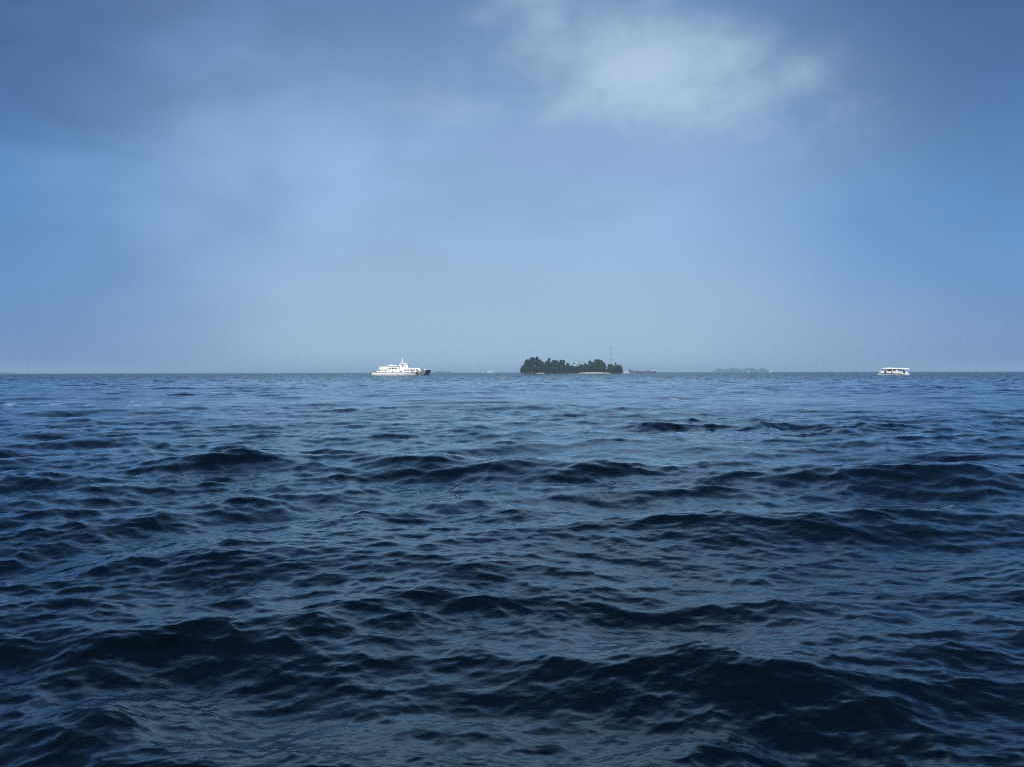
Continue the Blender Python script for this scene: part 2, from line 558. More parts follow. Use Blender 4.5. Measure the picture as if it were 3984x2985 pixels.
# ------------------------------------------------------------------ paints
WHITE = mat('white_gelcoat', (0.80, 0.81, 0.80), 0.35, 0.03, 0.8, streak=True)
WHITE2 = mat('weathered_white_paint', (0.66, 0.68, 0.68), 0.5, 0.08, 0.9, streak=True)
BLUE = mat('navy_blue_paint', (0.012, 0.045, 0.16), 0.4, 0.15, 0.8)
RUBBER = mat('black_rubber', (0.018, 0.02, 0.026), 0.8, 0.2, 3)
GLASS = mat('dark_window_glass', (0.02, 0.026, 0.03), 0.12, 0.2, 1.2, spec=0.6)
PALEPANE = mat('pale_window_pane', (0.42, 0.44, 0.44), 0.3, 0.15, 1.5)  # pale grey panes and strips along window tops
GREY = mat('grey_paint', (0.30, 0.33, 0.35), 0.55, 0.1, 1.2)
FLARE = mat('hull_paint_and_flare_shade', (0.64, 0.69, 0.73), 0.45, 0.12, 0.9)  # holds the ferry flare's shade as colour; plain paint on other parts
METAL = mat('galvanised_steel', (0.55, 0.57, 0.58), 0.45, 0.1, 2, metal=0.3)
ORANGE = mat('faded_red_emblem', (0.72, 0.36, 0.28), 0.5, 0.1, 2)
TARP = mat('dark_green_tarpaulin', (0.012, 0.022, 0.020), 0.7, 0.2, 1.5)
NAVYCLOTH = mat('navy_awning_cloth', (0.02, 0.035, 0.09), 0.8, 0.2, 1.5)
CURTAIN = mat('grey_blue_curtain', (0.26, 0.31, 0.40), 0.8, 0.15, 1.5)
STRIPE = mat('dark_stripe_paint', (0.012, 0.016, 0.03), 0.5, 0.1, 1.5)
STEELHULL = mat('dark_steel_hull', (0.07, 0.095, 0.17), 0.6, 0.2, 0.4)
SAND = mat('coral_sand', (0.62, 0.60, 0.50), 0.9, 0.12, 0.4)
SOIL = mat('island_soil', (0.10, 0.10, 0.07), 0.95, 0.2, 0.3)
BARK = mat('bark', (0.09, 0.07, 0.055), 0.9, 0.2, 2)
PALEBLUE = mat('pale_blue_render', (0.28, 0.46, 0.54), 0.7, 0.08, 0.4)
ROOFW = mat('white_roof_sheet', (0.74, 0.76, 0.76), 0.5, 0.06, 0.6)
RED = mat('aviation_red_paint', (0.15, 0.105, 0.125), 0.5, 0.1, 1)
TWHITE = mat('tower_white_paint', (0.46, 0.50, 0.52), 0.5, 0.05, 1)
SKIN_A = mat('dark_clothing', (0.03, 0.035, 0.05), 0.8, 0.2, 3)

LEAF = []
for i, c in enumerate([(0.024, 0.056, 0.038), (0.020, 0.048, 0.036), (0.032, 0.064, 0.040)]):
    LEAF.append(mat('foliage_%s' % 'abc'[i], c, 0.7, 0.25, 0.35, spec=0.2))


# ------------------------------------------------------------------ the white ferry
def mk_window(parent, poly, y, glass, name='window', fr=0.07):
    p = MB().prism(poly, y - 0.03, y + 0.05).build(name, glass, parent)
    MB().ring(poly, fr, y - 0.05, y + 0.05).build('frame', WHITE2, p)
    return p


def ferry():
    D = 530.0
    S = D / F_PX / 6.9125
    X = lambda zx: (zx - 1130) * S
    Z = lambda zy: (668 - zy) * S
    o = at(1400 + 1130 / 6.9125, horizon_y(1563), D); o.z = 0.0
    root = empty('passenger_ferry', o)
    tag(root, 'long white two-deck passenger ferry with a navy blue bow and short mast', 'ferry')
    P = lambda pts: [(X(a), Z(b)) for a, b in pts]
    HB = 3.6

    def sec(xd, xw, zd, bd, bw):
        # deck edge, knuckle, waterline, keel and back up the other side; the top closes with a cambered deck
        xk = xd * 0.62 + xw * 0.38; zk = zd * 0.62
        bk = bd * 0.7 + bw * 0.3 + 0.05
        return [(xd, -bd, zd), (xk, -bk, zk), (xw, -bw, 0.0), (xw, -bw * 0.7, -0.9), (xw, 0, -1.3), (xw, bw * 0.7, -0.9), (xw, bw, 0.0), (xk, bk, zk), (xd, bd, zd), (xd, 0, zd + 0.03)]
    st = [(340, 352, 577, 3.3, 3.1), (420, 425, 578, 3.5, 3.3), (800, 800, 585, 3.7, 3.5), (1200, 1195, 583, 3.7, 3.4), (1400, 1380, 576, 3.6, 3.0), (1520, 1480, 568, 3.45, 2.6)]
    MB().loft([sec(X(a), X(b), Z(c), d, e) for a, b, c, d, e in st]).build('hull', WHITE, root)
    st2 = [(1521, 1481, 568, 3.43, 2.58), (1620, 1565, 556, 3.2, 2.0), (1720, 1650, 545, 2.7, 1.35), (1795, 1715, 538, 2.2, 0.85)]
    MB().loft([sec(X(a), X(b), Z(c), d, e) for a, b, c, d, e in st2]).build('bow_flare', FLARE, root)  # shaded part of the hull side, its grey put into the colour
    st3 = [(1796, 1716, 538, 2.18, 0.84), (1850, 1765, 536, 1.6, 0.5), (1895, 1805, 534, 0.85, 0.2), (1921, 1836, 540, 0.12, 0.05)]
    tag(MB().loft([sec(X(a), X(b), Z(c), d, e) for a, b, c, d, e in st3]).build('bow', BLUE, root), 'navy blue painted bow')
    # dark blue gunwale running back from the bow, and the white cap rail
    MB().tube([(X(1560), -3.36, Z(562)), (X(1680), -2.95, Z(548)), (X(1795), -2.22, Z(537)), (X(1895), -0.9, Z(533))], 0.13).build('gunwale', BLUE, root)
    MB().tube([(X(1700), -2.7, Z(536)), (X(1796), -2.1, Z(527)), (X(1900), -0.7, Z(526))], 0.06).build('cap_rail', WHITE, root)
    MB().box(X(345), X(1500), -3.83, -3.6, Z(594), Z(588)).build('rubbing_strake', GREY, root)
    MB().box(X(350), X(1460), -3.66, -3.3, Z(652), Z(647)).build('rubbing_strake', GREY, root)
    MB().torus((X(1740), -2.25, Z(600)), 0.75, 0.07, 'y', 16, 6).build('bow_emblem', GREY, root)

    # lower saloon, long and raked at both ends
    MB().prism(P([(470, 582), (490, 555), (548, 478), (551, 440), (720, 426), (1080, 424), (1080, 582)]), -3.35, 3.35, 0.25).build('aft_saloon', WHITE, root, bevel=0.12)
    MB().prism(P([(1080.5, 582), (1080.5, 470), (1320, 474), (1618, 476), (1632, 492), (1672, 552), (1660, 575)]), -3.2, 3.2, 0.35).build('forward_saloon', WHITE, root, bevel=0.12)
    MB().prism(P([(545, 441), (545, 434), (720, 421), (1075, 419), (1075, 426)]), -3.5, 3.5).build('aft_roof', WHITE, root)
    MB().prism(P([(780, 424), (782, 398), (830, 390), (850, 383), (880, 392), (1000, 394), (1003, 424)]), -1.9, 1.9, 0.1).build('upper_deckhouse', WHITE, root, bevel=0.06)
    for a, b in ((800, 850), (890, 965)):
        MB().prism(P([(a, 434), (b, 434), (b, 424), (a, 424)]), -3.56, -3.38).build('vent_louvre', WHITE2, root)
    MB().prism(P([(1068, 473), (1070, 425), (1086, 358), (1292, 368), (1302, 406), (1328, 480)]), -2.5, 2.5, 0.3).build('wheelhouse', WHITE, root, bevel=0.1)
    MB().prism(P([(1078, 362), (1080, 350), (1180, 350), (1252, 350), (1296, 362), (1300, 368)]), -2.55, 2.55).build('wheelhouse_roof', WHITE, root, bevel=0.05)
    MB().prism(P([(1232, 350), (1234, 338), (1262, 340), (1270, 350)]), -0.8, 0.8).build('roof_locker', WHITE, root)
    MB().box(X(1182), X(1230), -1.2, 0.4, Z(350), Z(341)).build('life_raft_cradle', RUBBER, root)
    # windows
    yA, yF, yW = -3.33, -3.12, -2.36
    mk_window(root, P([(505, 549), (530, 517), (572, 516), (572, 548)]), yA, GLASS)
    for a, b in ((595, 655), (675, 737)):
        mk_window(root, P([(a, 545), (a, 515), (b, 515), (b, 545)]), yA, PALEPANE)
    d = MB().prism(P([(766, 556), (766, 480), (786, 480), (786, 556)]), yA - 0.02, yA + 0.1).build('door', GREY, root)
    MB().box(X(769), X(783), yA - 0.05, yA - 0.02, Z(505), Z(486)).build('door_window', GLASS, d)
    for a, b in ((815, 856), (882, 931), (955, 1006)):
        wv = mk_window(root, P([(a, 503), (a, 469), (b, 469), (b, 503)]), -3.22, GLASS)
        MB().prism(P([(a + 2, 476), (a + 2, 471), (b - 2, 471), (b - 2, 476)]), -3.275, -3.25).build('pale_strip', PALEPANE, wv)  # paler strip along the top of the pane
    MB().torus((X(1050), -3.24, Z(485)), 0.2, 0.05, 'y', 12, 6).ellipsoid((X(1050), -3.2, Z(485)), (0.2, 0.04, 0.2)).build('porthole', GLASS, root)
    for a, b in ((1215, 1270), (1293, 1347), (1373, 1430), (1452, 1506)):
        wv = mk_window(root, P([(a, 547), (a, 512), (b, 512), (b, 547)]), -3.06, GLASS)
        MB().prism(P([(a + 2, 524), (a + 2, 514), (b - 2, 514), (b - 2, 524)]), -3.115, -3.09).build('pale_strip', PALEPANE, wv)  # paler strip in the upper part of the pane
    mk_window(root, P([(1530, 547), (1530, 512), (1575, 513), (1600, 547)]), -3.06, GLASS)
    mk_window(root, P([(1110, 407), (1110, 378), (1140, 378), (1140, 407)]), -2.28, GLASS)
    d = MB().prism(P([(1156, 467), (1156, 376), (1183, 376), (1183, 467)]), -2.42, -2.2).build('doorway', STRIPE, root)
    MB().prism(P([(1196, 467), (1196, 376), (1189, 376), (1189, 467)]), -2.47, -2.3).build('sliding_door', WHITE2, d)
    for a, b, c, e in ((1200, 1236, 1200, 1234), (1240, 1272, 1240, 1268), (1277, 1305, 1274, 1296)):
        mk_window(root, P([(a, 410), (c, 380), (e, 380), (b, 410)]), -2.3, FLARE, fr=0.05)
    em = MB()
    em.prism(P([(1213, 470), (1216, 440), (1223, 434), (1228, 446), (1224, 470)]), -2.53, -2.44)
    em.prism(P([(1230, 472), (1238, 462), (1236, 445), (1226, 436), (1234, 430), (1246, 446), (1248, 468)]), -2.53, -2.44)
    em.build('emblem', ORANGE, root)
    # mast
    mast = MB().tube([(X(1172), 0, Z(350)), (X(1160), 0, Z(290)), (X(1144), 0, Z(210))], [0.36, 0.28, 0.17], 8).build('mast', WHITE, root)
    MB().tube([(X(1108), 0, Z(350)), (X(1122), 0, Z(312)), (X(1152), 0, Z(270))], 0.11).build('mast_stay', WHITE, mast)
    MB().tube([(X(1122), 0, Z(214)), (X(1182), 0, Z(218))], 0.13).build('crossbar', WHITE, mast)
    MB().ellipsoid((X(1172), 0, Z(212)), (0.28, 0.28, 0.2)).build('radome', WHITE, mast)
    MB().tube([(X(1140), 0, Z(208)), (X(1138), 0, Z(182))], 0.05).build('aerial', METAL, mast)
    # bow gear
    MB().prism(P([(1715, 546), (1732, 530), (1742, 506), (1758, 512), (1766, 545)]), -0.35, 0.35).tube([(X(1725), 0, Z(534)), (X(1748), 0, Z(505))], 0.16).build('windlass', WHITE, root)
    MB().ellipsoid((X(1712), -1.1, Z(540)), (0.7, 0.5, 0.16)).build('mooring_rope', RUBBER, root)
    # fenders
    for zx, zy, a, b, rot in ((701, 572, 0.45, 0.16, 0.1), (905, 567, 0.52, 0.2, -0.08), (1126, 559, 0.58, 0.24, 0.9), (1418, 549, 0.85, 0.25, -0.45)):
        MB().ellipsoid((X(zx), -3.62, Z(zy)), (a, 0.2, b), 12, 8, rot).build('fender', RUBBER, root, smooth=True)
    tf = MB()
    for k in range(3):
        tf.torus((X(1548), -3.45, Z(590 + 24 * k)), 0.22, 0.14, 'y', 12, 6, 1.1, 1.2)
    tf.build('tyre_fender', RUBBER, root, smooth=True)
    MB().torus((X(322), -2.2, Z(607)), 0.55, 0.3, 'x', 14, 8, 1.0, 1.25).torus((X(326), 0.4, Z(607)), 0.55, 0.3, 'x', 14, 8, 1.0, 1.25).build('stern_tyre_fender', RUBBER, root, smooth=True)
    MB().prism(P([(325, 640), (325, 625), (352, 622), (356, 650)]), -2.6, 2.6).build('stern_step', WHITE, root)
    # after deck gear and rail
    MB().ellipsoid((X(380), -1.8, Z(562)), (0.55, 0.5, 0.42)).ellipsoid((X(376), -1.6, Z(552)), (0.25, 0.25, 0.3)).build('rope_heap', SKIN_A, root, smooth=True)
    MB().box(X(420), X(466), -2.2, -1.2, Z(577), Z(559)).build('deck_locker', SKIN_A, root)
    MB().tube([(X(362), -2.9, Z(577)), (X(360), -2.9, Z(520))], 0.04).build('flagstaff', METAL, root)
    rl = MB()
    for k in range(8):
        xx = 560 + 65 * k
        if xx < 1060:
            rl.tube([(X(xx), -3.3, Z(432)), (X(xx), -3.3, Z(412))], 0.025, 4)
    rl.tube([(X(560), -3.3, Z(416)), (X(775), -3.3, Z(411))], 0.025, 4)
    return root


ferry()


# ------------------------------------------------------------------ the covered boat on the right
def covered_boat():
    D = 460.0
    S = D / F_PX / 11.06
    X = lambda zx: (zx - 1020) * S
    Z = lambda zy: (588 - zy) * S
    px = 3380 + 1020 / 11.06
    o = at(px, horizon_y(px), D); o.z = 0.0
    root = empty('covered_boat', o)
    tag(root, 'open-sided white passenger boat with a flat white awning roof, right side', 'boat')
    P = lambda pts: [(X(a), Z(b)) for a, b in pts]

    def sec(x, xw, zd, bd, bw):
        return [(x, -bd, zd), (x * .5 + xw * .5, -(bd * .6 + bw * .4), zd * .5), (xw, -bw, -0.05), (xw, -bw * .5, -0.6), (xw, 0, -0.8), (xw, bw * .5, -0.6), (xw, bw, -0.05), (x * .5 + xw * .5, bd * .6 + bw * .4, zd * .5), (x, bd, zd), (x, 0, zd + 0.04)]
    st = [(338, 400, 472, 0.06, 0.04), (400, 430, 500, 0.6, 0.3), (520, 530, 515, 1.35, 1.0), (700, 700, 528, 1.85, 1.6), (1000, 1000, 540, 2.0, 1.8), (1360, 1360, 548, 1.95, 1.75), (1620, 1600, 553, 1.7, 1.5), (1712, 1690, 570, 1.35, 1.2)]
    MB().loft([sec(X(a), X(b), Z(c), d, e) for a, b, c, d, e in st]).build('hull', FLARE, root)
    m = MB()
    for sgn in (-1, 1):
        m.tube([(X(345), sgn * 0.1, Z(476)), (X(400), sgn * 0.68, Z(504)), (X(520), sgn * 1.42, Z(519)), (X(700), sgn * 1.92, Z(532)), (X(1000), sgn * 2.07, Z(544)), (X(1355), sgn * 2.0, Z(551))], 0.17)
    m.build('rubbing_strake', STRIPE, root)
    MB().loft([[(X(a), -b, Z(c)), (X(a), b, Z(c)), (X(a), b * .98, Z(c) + .07), (X(a), -b * .98, Z(c) + .07)] for a, b, c in ((345, .08, 472), (400, .62, 494), (520, 1.38, 508), (640, 1.7, 518))]).build('foredeck', WHITE, root)
    MB().prism(P([(1352, 562), (1400, 546), (1660, 546), (1715, 568), (1700, 584), (1345, 578)]), -2.05, -1.72).build('stern_platform', WHITE2, root)
    # panels
    MB().prism(P([(470, 512), (482, 426), (560, 418), (618, 420), (620, 525)]), -1.25, 1.25).build('fore_cabin', WHITE2, root, bevel=0.05)
    MB().ellipsoid((X(440), 0, Z(462)), (0.14, 0.14, 0.22)).tube([(X(440), 0, Z(500)), (X(440), 0, Z(470))], 0.08).build('mooring_post', STRIPE, root)
    for nm, pts, mt in (('side_panel', [(700, 525), (700, 450), (902, 446), (902, 530)], WHITE2),
                        ('side_panel', [(955, 538), (952, 446), (1100, 452), (1100, 538)], FLARE),
                        ('side_panel', [(1103, 545), (1103, 458), (1412, 458), (1412, 548)], WHITE2),
                        ('stern_box', [(1502, 546), (1502, 455), (1630, 455), (1632, 546)], WHITE2)):
        MB().prism(P(pts), -1.85, -1.75).build(nm, mt, root)
        MB().prism(P(pts), 1.75, 1.85).build(nm, mt, root)
    MB().prism(P([(698, 454), (698, 444), (1416, 452), (1416, 462)]), -1.9, -1.72).build('side_rail', WHITE, root)
    MB().box(X(1640), X(1660), -1.2, 1.2, Z(545), Z(488)).build('outboard_bracket', STRIPE, root)
    # posts
    for a, b, c, w_, mt in ((650, 345, 528, 14, NAVYCLOTH), (922, 350, 535, 16, NAVYCLOTH), (965, 355, 452, 20, WHITE2), (1432, 360, 545, 14, NAVYCLOTH), (1478, 440, 545, 16, NAVYCLOTH)):
        for sg in (-1, 1):
            if sg == 1 and mt is WHITE2:
                continue
            MB().prism(P([(a - w_, c), (a - w_, b), (a + w_, b), (a + w_, c)]), sg * 1.82 - 0.07, sg * 1.82 + 0.07).build('post', mt, root)
    MB().tube([(X(690), -1.7, Z(350)), (X(690), -1.7, Z(525))], 0.05).build('grab_rail', METAL, root)
    # awning roof, cambered across
    pr = [(572, 338), (650, 303), (900, 291), (1300, 303), (1660, 317), (1697, 356), (1330, 358), (1310, 347), (640, 346)]
    rf = MB()
    secs = []
    for y, dz in ((-2.35, -0.10), (-1.6, 0.02), (0, 0.10), (1.6, 0.02), (2.35, -0.10)):
        secs.append([(X(a), y, Z(b) + dz * (1 if b < 330 else 0.2)) for a, b in pr])
    rf.loft(secs)
    roof = rf.build('awning_roof', WHITE, root)
    MB().box(X(790), X(835), -0.6, 0.6, Z(296), Z(284)).build('roof_box', WHITE, roof)
    MB().box(X(880), X(930), -0.6, 0.6, Z(297), Z(281)).build('roof_box', WHITE, roof)
    MB().box(X(640), X(1320), -1.95, 1.95, Z(362), Z(349)).build('roof_beam', NAVYCLOTH, root)
    # cloths under the roof
    MB().prism(P([(715, 362), (745, 400), (790, 425), (860, 432), (925, 436), (925, 362)]), -1.6, -1.52).build('rolled_tarpaulin', TARP, root)
    MB().prism(P([(1000, 362), (1000, 436), (1112, 446), (1060, 362)]), -1.6, -1.52).build('rolled_tarpaulin', TARP, root)
    MB().prism(P([(1045, 364), (1118, 362), (1208, 456), (1130, 456)]), -1.72, -1.62).build('slanted_panel', WHITE2, root)
    MB().prism(P([(1185, 362), (1230, 405), (1330, 372), (1330, 362)]), -1.6, -1.52).build('rolled_tarpaulin', NAVYCLOTH, root)
    MB().prism(P([(1190, 364), (1215, 436), (1415, 436), (1400, 372)]), -1.48, -1.42).build('curtain', CURTAIN, root)
    MB().prism(P([(1292, 446), (1300, 428), (1418, 426), (1418, 450)]), -1.62, -1.5).build('seat_back', STRIPE, root)
    MB().prism(P([(1400, 372), (1430, 372), (1470, 440), (1475, 535), (1425, 535), (1425, 430)]), -1.45, -1.3).build('dark_door_gap', STRIPE, root)  # dark sheet standing in for the shade of the door gap
    MB().ellipsoid((X(1515), -0.8, Z(425)), (0.22, 0.2, 0.3)).tube([(X(1515), -0.8, Z(440)), (X(1490), -0.8, Z(500))], 0.2).build('rolled_cloth', CURTAIN, root)
    MB().box(X(700), X(1400), 0.4, 0.5, Z(540), Z(455)).build('bench', CURTAIN, root)
    return root


covered_boat()


# ------------------------------------------------------------------ the island
ID = 1000.0
IM = ID / F_PX                    # metres per photo pixel out there


def ix(px):
    return (px - 1992) * IM


def ih(px, py):
    return CAM_H + (horizon_y(px) - DIP - py) * IM


def island():
    cx, cy, rx, ry = ix(2224), ID + 36, ix(2424) - ix(2224), 38.0
    rs = np.random.RandomState(4)
    V = []; F = []
    nr, nt = 14, 96
    for i in range(nr + 1):
        for k in range(nt):
            t = 2 * math.pi * k / nt
            q = i / nr
            wob = 1 + 0.05 * math.sin(3 * t + 1) + 0.03 * math.sin(7 * t)
            x = cx + rx * 1.04 * q * wob * math.cos(t); y = cy + ry * q * wob * math.sin(t)
            z = 1.5 * (1 - q ** 3.0) - 0.35 + 0.12 * math.sin(x * 0.7) * math.cos(y * .5)
            V.append((x, y, z - (1.2 if i == nr else 0)))
    for i in range(nr):
        for k in range(nt):
            F.append((i * nt + k, i * nt + (k + 1) % nt, (i + 1) * nt + (k + 1) % nt, (i + 1) * nt + k))
    F = [f for f in F]
    o = MB().add(V, F).build('island_ground', SOIL, None, smooth=True)
    tag(o, kind='structure')
    # the sand beach in front
    V = []; F = []
    n = 60
    for i in range(n + 1):
        t = i / n
        x = ix(2246) + (ix(2378) - ix(2246)) * t
        e = (4 * t * (1 - t)) ** 0.5
        y0 = ID - 1.0 - 4.5 * e + 0.5 * math.sin(9 * t)
        for s_, zz in ((0, -0.6), (0.3, 0.25 + 0.15 * e), (0.7, 0.95 * e + 0.05), (1.0, 1.25 * e - 0.1)):
            V.append((x, y0 + 13 * s_, zz + 0.06 * math.sin(31 * t + s_ * 5)))
    for i in range(n):
        for k in range(3):
            F.append((i * 4 + k, (i + 1) * 4 + k, (i + 1) * 4 + k + 1, i * 4 + k + 1))
    tag(MB().add(V, F).build('beach', SAND, None, smooth=True), kind='structure')
    V = []; F = []
    for i in range(21):
        t = i / 20; x = ix(2080) + (ix(2122) - ix(2080)) * t; e = (4 * t * (1 - t)) ** .5
        for s_, zz in ((0, -0.6), (0.4, 0.30 * e + .1), (1.0, 0.75 * e)):
            V.append((x, ID + 1.5 - 2.5 * e + 8 * s_, zz))
    for i in range(20):
        for k in range(2):
            F.append((i * 3 + k, (i + 1) * 3 + k, (i + 1) * 3 + k + 1, i * 3 + k + 1))
    tag(MB().add(V, F).build('beach', SAND, None, smooth=True), kind='structure')


island()


def leaf_faces(rng, centres, n, size, squash=0.8):
    """n leaf-sprays spread through clumps: (centre, radius) pairs"""
    wts = [r[1] ** 2 for r in centres]
    V = []; F = []
    for _ in range(n):
        c, r = rng.choices(centres, wts)[0]
        d = Vector((rng.gauss(0, 1), rng.gauss(0, 1), rng.gauss(0, 1))).normalized()
        p = Vector(c) + Vector((d.x, d.y, d.z * squash)) * r * (0.45 + 0.6 * rng.random() ** 0.6)
        s = size * rng.uniform(0.6, 1.3)
        ax = (d + Vector((rng.uniform(-.8, .8), rng.uniform(-.8, .8), rng.uniform(-.3, .9)))).normalized()
        sd_ = ax.cross(Vector((rng.uniform(-1, 1), rng.uniform(-1, 1), rng.uniform(-1, 1)))).normalized()
        b = len(V)
        nrm = ax.cross(sd_)
        V += [p - ax * s * .5, p + sd_ * s * .45 + nrm * s * .12, p + ax * s * .75, p - sd_ * s * .45 + nrm * s * .12]
        F += [(b, b + 1, b + 2), (b, b + 2, b + 3)]
    return V, F


def tree(name, px, top, half, label, dy=0.0, shape='broad', seed=0, group='trees on the small island', cat='tree', low=0.12):
    rng = random.Random(seed * 7 + int(px))
    base = Vector((ix(px) * (ID + dy) / ID, ID + dy, 0.55))
    H = (CAM_H + (horizon_y(px) - DIP - top) * (ID + dy) / F_PX) - base.z
    hw = half * (1.22 if shape == 'broad' else 1.0) * (ID + dy) / F_PX
    root = empty(name, base)
    tag(root, label, cat, group)
    # trunk and limbs
    m = MB()
    lean = rng.uniform(-0.06, 0.06) * H
    r0 = 0.022 * H + 0.06
    m.tube([(0, 0, -0.8), (lean * .3, 0, H * .3), (lean * .8, 0, H * .6), (lean, 0, H * .9)], [r0 * 1.3, r0, r0 * .6, r0 * .2], 6)
    for k in range(5):
        t = rng.uniform(0, 6.28); z0 = H * rng.uniform(.2, .55)
        m.tube([(lean * z0 / H, 0, z0), (lean * z0 / H + math.cos(t) * hw * .4, math.sin(t) * hw * .4, z0 + H * .12), (math.cos(t) * hw * .75, math.sin(t) * hw * .75, z0 + H * .22)], [r0 * .5, r0 * .35, r0 * .1], 5)
    m.build('trunk', BARK, root)
    cl = []
    nc = 34 if shape == 'broad' else 18
    for k in range(nc):
        u = rng.random()
        if shape == 'broad':
            z = H * (low + (0.9 - low) * u)
            prof = math.sin(math.pi * min(1, 0.22 + 0.72 * u)) ** 0.6
        elif shape == 'spire':
            z = H * (0.15 + 0.8 * u); prof = (1 - u) ** 0.7 * 0.95 + 0.12
        else:
            z = H * (0.1 + 0.75 * u); prof = 1.0 - 0.55 * u
        a = rng.uniform(0, 6.28); rr = hw * prof * math.sqrt(rng.uniform(0.15, 1)) * 0.78
        cl.append(((math.cos(a) * rr + lean * u, math.sin(a) * rr, z), hw * rng.uniform(0.22, 0.40) * (0.6 + 0.4 * prof)))
    cl.append(((lean * .5, 0, H * .55), hw * .6))
    cl.append(((lean, 0, H * .93), hw * (.22 if shape != 'broad' else .3)))
    for k in range(3 if shape == 'broad' else 1):
        cl.append(((lean + rng.uniform(-.5, .5) * hw, rng.uniform(-.4, .4) * hw, H * rng.uniform(.86, .97)), hw * .16))
    area = hw * H
    V, F = leaf_faces(rng, cl, int(700 + 16 * area), 0.95 + 0.02 * H)
    mb = MB(); mb.v = [tuple(v) for v in V]; mb.f = F
    me = bpy.data.meshes.new('crown'); me.from_pydata(mb.v, [], mb.f)
    me.materials.append(LEAF[seed % 3])
    o = bpy.data.objects.new('crown', me); COL.objects.link(o); o.parent = root
    return root


TREES = [
    # px, top py, half width px, depth, shape, label
    (2041, 1418, 13, 14, 'broad', 'low rounded tree at the far left end of the wooded island'),
    (2053, 1397, 13, 20, 'broad', 'leaning dark tree on the left shoulder of the tall clump'),
    (2062, 1390, 12, 24, 'broad', 'spiky-topped tree left of the highest tree on the island'),
    (2074, 1389, 13, 18, 'broad', 'dark tree just left of the highest tree on the island'),
    (2091, 1385, 12, 26, 'spire', 'highest tree on the island, with a narrow pointed top'),
    (2099, 1397, 10, 20, 'broad', 'dark tree on the right shoulder of the highest tree'),
    (2111, 1405, 11, 15, 'broad', 'lower flat-topped tree right of the tall left clump'),
    (2130, 1404, 12, 16, 'broad', 'dark tree on the left side of the second peak'),
    (2139, 1391, 11, 22, 'spire', 'pointed tree making the second peak of the island skyline'),
    (2151, 1399, 10, 18, 'broad', 'rounded tree on the right side of the second peak'),
    (2166, 1401, 9, 20, 'broad', 'small round-topped tree between the second and third peaks'),
    (2184, 1399, 11, 22, 'broad', 'rounded tree making the third peak, left of the pale building'),
    (2194, 1399, 8, 26, 'spire', 'narrow tree directly right of the third peak'),
    (2209, 1412, 10, 15, 'broad', 'low tree just left of the pale blue building'),
    (2228, 1421, 11, 10, 'broad', 'low tree in front of the pale blue building, left half'),
    (2247, 1424, 11, 8, 'broad', 'lowest tree in the dip in front of the pale blue building'),
    (2262, 1416, 11, 10, 'broad', 'tree in front of the right end of the pale blue building'),
    (2278, 1413, 11, 12, 'broad', 'tree below the roof shelter of the pale blue building'),
    (2293, 1402, 9, 20, 'broad', 'small round-topped tree right of the pale blue building'),
    (2304, 1407, 11, 14, 'broad', 'tree in the shallow gap right of the building'),
    (2321, 1397, 12, 22, 'broad', 'left one of three knobbly tops on the right-hand clump'),
    (2331, 1397, 11, 26, 'broad', 'middle one of three knobbly tops on the right-hand clump'),
    (2341, 1400, 12, 20, 'broad', 'right one of three knobbly tops on the right-hand clump'),
    (2350, 1412, 9, 14, 'broad', 'lower tree left of the gap with the small white hut'),
    (2366, 1416, 5, 16, 'spire', 'slim tree immediately right of the gap with the white hut'),
    (2376, 1415, 11, 18, 'broad', 'bushy tree below the red and white tower'),
    (2396, 1410, 6, 20, 'spire', 'thin pointed tree near the right end of the island'),
    (2391, 1421, 9, 12, 'broad', 'low tree left of the thin pointed tree'),
    (2409, 1419, 12, 12, 'broad', 'round-headed tree at the right end of the island'),
]
for i, (px, tp, hw, dy, sh, lb) in enumerate(TREES):
    tree('island_tree', px, tp, hw, lb, dy, sh, i + 1)
rng = random.Random(12)
for i in range(44):
    px = 2033 + i * (2417 - 2033) / 43 + rng.uniform(-3, 3)
    if 2352 < px < 2364:
        continue
    onbeach = 2246 < px < 2378 or 2084 < px < 2116
    tree('shore_shrub', px, rng.uniform(1423, 1429), rng.uniform(8, 11), 'low dark shrub in the unbroken undergrowth along the island shore',
         (9 if onbeach else 4) + rng.uniform(0, 2), 'shrub', 100 + i, 'undergrowth shrubs along the island shore', 'shrub')


